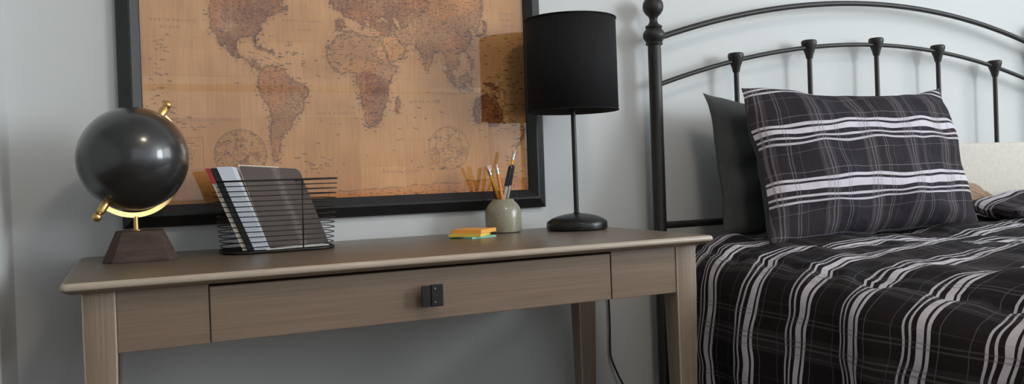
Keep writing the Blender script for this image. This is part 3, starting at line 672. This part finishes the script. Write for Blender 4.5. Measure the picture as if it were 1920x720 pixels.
for z in (SZ0+.0012, SZ1-.0012):
    bm = NB(); tube(bm, [(LX+SR*math.cos(a*math.pi/36), LY+SR*math.sin(a*math.pi/36), z) for a in range(72)], .0015, 8, True); obj('shade_trim', bm, M_shade, sh, smooth=True)
bm = NB()
for k in range(3):
    a = k*2*math.pi/3+.5; tube(bm, [(LX+.014*math.cos(a),LY+.014*math.sin(a),1.128),(LX+(SR-.003)*math.cos(a),LY+(SR-.003)*math.sin(a),SZ0+.006)], .0011, 6)
obj('spider', bm, M_blackmetal, lp)
cp = [(LX+.055,LY+.052,T+.006),(LX+.085,LY+.085,T+.004),(1.215,-.045,T+.004),(1.2365,-.030,T-.004)]
def smoothpath(P, n=10):
    P = [Vector(p) for p in P]; Q = [P[0]*2-P[1]]+P+[P[-1]*2-P[-2]]; out = []
    for i in range(1, len(Q)-2):
        for k in range(n):
            t = k/n; a, b_, c, d = Q[i-1:i+3]
            out.append(.5*((2*b_)+(c-a)*t+(2*a-5*b_+4*c-d)*t*t+(3*b_-a-3*c+d)*t**3))
    return out+[P[-1]]
cp = [(LX+.066,LY+.030,T+.0035),(LX+.085,LY+.055,T+.0025),(LX+.098,LY+.110,T+.0025),(1.2050,-.0135,T-.002),(1.2480,-.0125,.70),(1.2640,-.0120,.60),(1.2685,-.0120,.50),(1.2670,-.0120,.43),(1.2690,-.0120,.395),(1.2850,-.0165,.350),(1.3070,-.0180,.305),(1.3300,-.019,.24),(1.350,-.03,.10),(1.345,-.06,.004),(1.30,-.08,.003)]
bm = NB(); tube(bm, smoothpath(cp), .0027, 8); obj('cord', bm, M_cord, lp, smooth=True)
# ------------------------------------------------------------------ iron bed
HX, GAP, HYP = 1.4130, .2784, -.055
bd = thing('iron_bed', (2.248,-1.0,0), 'dark metal bed with an arched spindle headboard against the wall', 'bed')
def post(x):
    bm = NB()
    lathe(bm, [(.019,0),(.019,.01),(.0178,.012),(.0178,1.240)], (x,HYP,0), 28); p = obj('post', bm, M_bed, bd, smooth='auto')
    bm = NB()
    lathe(bm, [(.0185,1.2395),(.0225,1.2410),(.0235,1.2450),(.0215,1.2480),(.0235,1.2515),(.0285,1.2590),(.0298,1.2660),(.0290,1.2730),(.0240,1.2810),(.0205,1.2845),(.0225,1.2870),(.0232,1.2900),(.0215,1.2930),(.0150,1.2965),(.0112,1.3040),(.0108,1.3110),(.0135,1.3180),(.0205,1.3245),(.0265,1.3340),(.0285,1.3450),(.0268,1.3560),(.0200,1.3670),(.0100,1.3730),(.0001,1.3745)], (x,HYP,0), 32)
    obj('finial', bm, M_bed, p, smooth='auto'); return p
post(HX); post(HX+6*GAP)
XC = HX+3*GAP
def arch_z(x, top, k, s): d = x-XC; return top - k*d*d + s*d
def arch(top, k, s, r, name):
    n = 64; x0, x1 = HX+.017, HX+6*GAP-.017
    bm = NB(); tube(bm, [(x0+(x1-x0)*i/n, HYP, arch_z(x0+(x1-x0)*i/n, top, k, s)) for i in range(n+1)], r, 14)
    return obj(name, bm, M_bed, bd, smooth='auto')
A2 = (1.269, .193, .0065)
arch(1.397, .190, .010, .0082, 'top_arch'); arch(*A2, .0066, 'inner_arch')
for i in range(1, 6):
    x = HX+GAP*i; z = arch_z(x, *A2)
    bm = NB(); lathe(bm, [(.0072,.758),(.0072,z-.030)], (x,HYP,0), 16); sp = obj('spindle', bm, M_bed, bd, smooth='auto')
    bm = NB(); lathe(bm, [(.0090,z-.034),(.0105,z-.029),(.0130,z-.018),(.0175,z-.006),(.0215,z+.006),(.0228,z+.013),(.0222,z+.0185),(.0190,z+.0215),(.0001,z+.0225)], (x,HYP,0), 24)
    obj('cap', bm, M_bed, sp, smooth='auto')
bm = NB(); tube(bm, [(HX+.017,HYP,.7475),(HX+6*GAP-.017,HYP,.7475)], .0098, 14); obj('bottom_rail', bm, M_bed, bd, smooth='auto')
for x in (HX+.03, HX+6*GAP-.03):
    bm = NB(); box(bm, x-.012, x+.012, -2.10, HYP-.018, .26, .32, bev=.003); obj('side_rail', bm, M_bed, bd)
bm = NB(); box(bm, HX+.0425, HX+6*GAP-.0425, -2.09, -.12, .312, .330)
obj('slat_deck', bm, M_bed, bd)
for x in (HX+.03, HX+6*GAP-.03):
    bm = NB(); lathe(bm, [(.019,0),(.0178,.012),(.0178,.2595)], (x,-2.06,0), 20); obj('foot', bm, M_bed, bd, smooth='auto')
bm = NB()
X0, X1 = HX+.045, HX+6*GAP-.045
loops = []
for ins, z in ((.02,.3305),(.004,.338),(0,.35),(0,.61),(.006,.635),(.03,.648)): loops.append(rrect(X0+ins, X1-ins, -2.09+ins, -.085-ins, z, .06, 6))
loft(bm, loops); tag(obj('mattress', bm, M_mattress, smooth='auto'), 'pale mattress under the dark plaid comforter', 'mattress')

# ------------------------------------------------------------------ plaid comforter
def fbm(x, y, z, o=3):
    return sum(noise.noise(Vector((x*2**i, y*2**i, z+7.3*i)))/2**i for i in range(o))
def section(y):
    """cross profile at a given y: list of (x, z, arclength) from the left hem over the top to the right hem"""
    drop = .036*min(1, max(0, (-y-.45)/.6))
    g_ = min(1, max(0, (-y-.16)/.26)); xe = 1.384 - .076*g_*g_*(3-2*g_) + .008*math.sin(y*9)*g_
    zt = .706; pts = []
    pts += [(xe-.012, .20), (xe-.006, .40), (xe, .56)]
    ze = .610-drop*.6
    for k in range(0, 9):
        a = math.radians(90*k/8); pts.append((xe+.004+.092*(1-math.cos(a))**1.0, ze+(zt-.012-drop-ze)*math.sin(a)))
    pts += [(xe+.22, zt-.002-drop*.45), (1.75, zt+.004), (2.25, zt+.010), (2.75, zt+.006), (3.02, zt-.01), (3.10, zt-.06), (3.13, .60), (3.14, .45), (3.15, .24)]
    return pts
def resample(P, ds):
    P = [Vector((a,b)) for a,b in P]; d = [0]
    for a, b in zip(P, P[1:]): d.append(d[-1]+(b-a).length)
    n = int(d[-1]/ds); out = []; j = 0
    for i in range(n+1):
        s = d[-1]*i/n
        while j < len(P)-2 and d[j+1] < s: j += 1
        t = (s-d[j])/(d[j+1]-d[j]); out.append((P[j].lerp(P[j+1], t), s))
    return out
def make_comforter():
    ys = [-.165-.0105*i for i in range(185)]
    NS = 250; rows = []; uvs = []
    for y in ys:
        R_ = resample(section(y), .0105)
        # same count in every row
        if len(rows) == 0: pass
        Ln = R_[-1][1]; row = []; uv = []
        for i in range(NS+1):
            s = Ln*i/NS; k = min(len(R_)-2, int(s/Ln*(len(R_)-1))); t = s/Ln*(len(R_)-1)-k
            p = R_[k][0].lerp(R_[k+1][0], t); q = R_[min(k+1,len(R_)-1)][0]-R_[k][0]; q.normalize(); n = Vector((-q.y, q.x))
            side = 1/(1+math.exp(-(s-.47)/.035))            # 0 on the hanging side, 1 on the top
            pk = fbm(p.x*3.1, y*3.1, s*3.1+2, 3)
            d = side*(.015*pk + .0115*fbm(p.x*8+3, y*8, 5, 2) + .004*fbm(p.x*19+3, y*15, 5, 2)) + .016*math.exp(-((s-.60)/.07)**2)*(1+fbm(y*3,4,2,2))
            d += (1-side)*(.019*fbm(y*5.2, s*2.2, 9, 2) + .006*math.sin(y*36+1.2*math.sin(s*7)))
            seam = math.exp(-((s-.508)/.007)**2) ; d -= .0075*seam*(1+.3*math.sin(y*70))
            d += .0045*math.exp(-((s-.508)/.045)**2)*math.sin(y*58+2+2*math.sin(y*11))
            # stripes wander because the cloth is bunched
            dy = .017*fbm(y*3.3+4, s*5.5, 1, 2)*(.5+.8*side) + .009*fbm(y*9, s*13, 3, 2)
            if s > .50: dy += (.012+.012*fbm(y*6,2.2,8,2))*(1-math.exp(-(s-.50)/.012)) - .05*min(.25,max(0,s-.52))*(1+.5*fbm(y*4,s*9,6,2))
            dx = side*.010*fbm(p.x*5, y*5, 11, 2)
            row.append(Vector((p.x+n.x*d+dx, y+dy*min(1,(-y-.16)/.1), p.y+n.y*d))); uv.append((-y, s))
        rows.append(row); uvs.append(uv)
    bm = NB(); lay = bm.loops.layers.uv.new('UVMap')
    V = [[bm.verts.new(p) for p in r] for r in rows]
    for i in range(len(rows)-1):
        for j in range(NS):
            f = bm.faces.new((V[i][j], V[i][j+1], V[i+1][j+1], V[i+1][j]))
            for l, (a, b) in zip(f.loops, ((i,j),(i,j+1),(i+1,j+1),(i+1,j))): l[lay].uv = uvs[a][b]
    o = obj('comforter', bm, plaid('plaid_comforter_cloth', u_off=-.525+.49*.144+.144*8, v_off=.03), smooth=True)
    m = o.modifiers.new('thickness', 'SOLIDIFY'); m.thickness = .024; m.offset = -1
    return tag(o, 'black and white plaid comforter draped over the bed and down its side', 'comforter')
comf = make_comforter()

# ------------------------------------------------------------------ pillows
def pillow(name, corners, thick, mats_, label, cat, group=None, u_off=0., v_off=0., pinch=.045, pinch_v=None, flange=.0, sag=.02, seed=0, back=True, n=56, wr=1., part='back', back_fill=.5):
    """corners = (BL, BR, TR, TL) in room coordinates, front to the viewer"""
    BL, BR, TR, TL = [Vector(c) for c in corners]
    ex = (BR-BL); ey = (TL-BL); nf = ex.cross(ey).normalized()
    if nf.y > 0 and abs(nf.y) > .2: nf = -nf
    if abs(nf.y) <= .2 and nf.z < 0: nf = -nf
    W, H = ex.length, ey.length
    def grid(sgn):
        bm = NB(); lay = bm.loops.layers.uv.new('UVMap'); V = {}; UV = {}
        for i in range(n+1):
            for j in range(n+1):
                u = -math.cos(math.pi*i/n)*.35 + (2*i/n-1)*.65; v = -math.cos(math.pi*j/n)*.35+(2*j/n-1)*.65
                a = (u*(1-pinch*(1-v*v)*abs(u)**1.5)+1)/2; b = (v*(1-(pinch_v if (pinch_v and v > 0) else pinch*1.2)*(1-u*u)*(.8+.35*u)*abs(v)**1.5)+1)/2
                p = BL*(1-a)*(1-b)+BR*a*(1-b)+TR*a*b+TL*(1-a)*b
                e = max(0,(1-abs(u)**2.6))*max(0,(1-abs(v)**2.6)); t = (thick/2*e**.55 if sgn > 0 else thick*back_fill*e**(.425+.125*v))
                k = seed*17.1
                wrk = wr*(.010*fbm(u*2.2+k, v*2.0, sgn*2+k, 3) + .0025*math.sin(9*math.atan2(v,u)+3*fbm(u,v,k))*min(1,(u*u+v*v)))*min(1,e*2.5)
                p = p + nf*sgn*(t+wrk) - Vector((0,0,sag*e*.4))
                p = p + nf*(.012*fbm(u*1.7+5,v*1.7,k,2))*(1-e) + ey.normalized()*(.010*fbm(u*2.5+k,v*3,4,2))
                V[i,j] = bm.verts.new(p)
                UV[i,j] = (b*H*.91, a*W*1.04)
        for i in range(n):
            for j in range(n):
                q = ((i,j),(i+1,j),(i+1,j+1),(i,j+1)); f = bm.faces.new([V[x] for x in q])
                for l, x in zip(f.loops, q): l[lay].uv = UV[x]
        return bm
    c0 = (BL+BR)/2
    t = thing(name, c0, label, cat, group)
    f = obj('front', grid(1), mats_[0], t, smooth=True); b = obj(part, grid(-1), mats_[1], t, smooth=True)
    # piped edge seam
    return t
PLp = plaid('plaid_pillow_cloth', u_off=.0974, v_off=.02, ground=((.0190,.0175,.0250),(.0260,.0190,.0230)), line=(.215,.185,.195))
pillow('plaid_pillow', ((1.478,-.418,.712),(2.262,-.382,.712),(2.312,-.225,1.115),(1.546,-.235,1.105)), .170, (PLp, M_slate), 'large black and white plaid pillow leaning in front on the bed', 'pillow', seed=1, pinch=.05, pinch_v=.20, back_fill=.45, wr=1.3)
pillow('charcoal_pillow', ((1.512,-.205,.716),(2.20,-.185,.716),(2.18,-.108,1.050),(1.520,-.122,1.104)), .110, (M_char, M_char), 'plain charcoal pillow standing behind the plaid pillow against the headboard', 'pillow', seed=2, pinch=.055, pinch_v=.2, wr=1.2)
pillow('flat_plaid_pillow', ((2.345,-.43,.752),(3.02,-.44,.752),(3.02,-.20,.762),(2.375,-.215,.758)), .092, (PLp, PLp), 'dark plaid pillow lying flat beside the leaning one in front of the cream cushion', 'pillow', seed=3, pinch=.02, sag=.0)
pillow('tan_cushion', ((2.22,-.215,.735),(2.640,-.205,.735),(2.56,-.150,.815),(2.14,-.155,.905)), .070, (M_tan, M_tan), 'fuzzy tan cushion tucked behind the plaid pillow on the bed', 'cushion', seed=4, pinch=.03, sag=.0)
bm = NB(); box(bm, 2.36, 3.02, -.128, -.078, .712, .952, bev=.012, seg=3)
tag(obj('cream_cushion', bm, M_cream, smooth='auto'), 'flat-topped cream quilted cushion standing against the headboard spindles', 'cushion')

# ------------------------------------------------------------------ light: windows, sky and the ceiling lamp
W = bpy.data.worlds.new('daylight'); SC.world = W; W.use_nodes = True
bg = W.node_tree.nodes['Background']; bg.inputs['Color'].default_value = (.80,.90,1,1); bg.inputs['Strength'].default_value = 1.0
def area(name, loc, target, sx, sy, power, color):
    l = bpy.data.lights.new(name, 'AREA'); l.shape = 'RECTANGLE'; l.size = sx; l.size_y = sy; l.energy = power; l.color = color
    o = bpy.data.objects.new(name, l); COL.objects.link(o); o.location = loc
    d = Vector(target)-Vector(loc); o.rotation_euler = d.to_track_quat('-Z','Y').to_euler(); return o
def win(name, axis, at, h, power, color):
    a0, a1, z0, z1 = h
    if axis == 'x': return area(name, (at-.01,(a0+a1)/2,(z0+z1)/2), (at-2,(a0+a1)/2,(z0+z1)/2), (a1-a0-.12), (z1-z0-.12), power, color)
    return area(name, ((a0+a1)/2,at+.01,(z0+z1)/2), ((a0+a1)/2,at+2,(z0+z1)/2), (a1-a0-.12), (z1-z0-.12), power, color)
win('window_daylight', 'x', RX1, WR[0], P_W1, (.90,.96,1))
win('window_daylight', 'x', RX1, WR[1], P_W2, (.90,.96,1))
win('window_daylight', 'y', RY, WF[0], P_W3, (1,.97,.93))
# ceiling lamp: a small flush glass bowl, warm
cl = thing('ceiling_lamp', (.95,-1.95,RH), 'flush ceiling lamp with a warm glass bowl', 'lamp')
bm = NB(); lathe(bm, [(.19,RH-.0005),(.19,RH-.02),(.175,RH-.024)], (.95,-1.95,0), 32); obj('rose', bm, M_brass, cl, smooth='auto')
M_bowl = bpy.data.materials.new('glowing_glass_bowl'); M_bowl.use_nodes = True
bb_ = M_bowl.node_tree.nodes['Principled BSDF']; bb_.inputs['Emission Color'].default_value = (1,.86,.70,1); bb_.inputs['Emission Strength'].default_value = E_BOWL
bm = NB(); lathe(bm, [(.172,RH-.0245),(.18,RH-.04),(.155,RH-.075),(.09,RH-.10),(.0001,RH-.11)], (.95,-1.95,0), 32); obj('glass_bowl', bm, M_bowl, cl, smooth=True)

# ------------------------------------------------------------------ camera
cam = bpy.data.cameras.new('camera'); co = bpy.data.objects.new('camera', cam); COL.objects.link(co); SC.camera = co
yaw, pitch, roll, Fp, shp = .42919794, -.00673639, -.03470566, 1557.60385, -21.23093
cyw, syw, cpt, spt, crl, srl = math.cos(yaw), math.sin(yaw), math.cos(pitch), math.sin(pitch), math.cos(roll), math.sin(roll)
fv = Vector((syw*cpt, cyw*cpt, spt)); rv = Vector((cyw, -syw, 0)); uv_ = rv.cross(fv)
r2 = rv*crl+uv_*srl; u2 = -rv*srl+uv_*crl
co.matrix_world = Matrix(((r2.x,u2.x,-fv.x,.1037),(r2.y,u2.y,-fv.y,-1.9525),(r2.z,u2.z,-fv.z,.8994),(0,0,0,1)))
cam.sensor_width = 36; cam.lens = Fp/1920*36; cam.shift_y = shp/1920; cam.clip_start = .02
SC.view_settings.view_transform = 'Standard'; SC.view_settings.look = 'None'; SC.view_settings.gamma = 1; SC.view_settings.use_curve_mapping = False
SC.view_settings.exposure = EXPO
SC.cycles.use_denoising = True; SC.cycles.max_bounces = 8; SC.cycles.diffuse_bounces = 5; SC.cycles.sample_clamp_indirect = 6
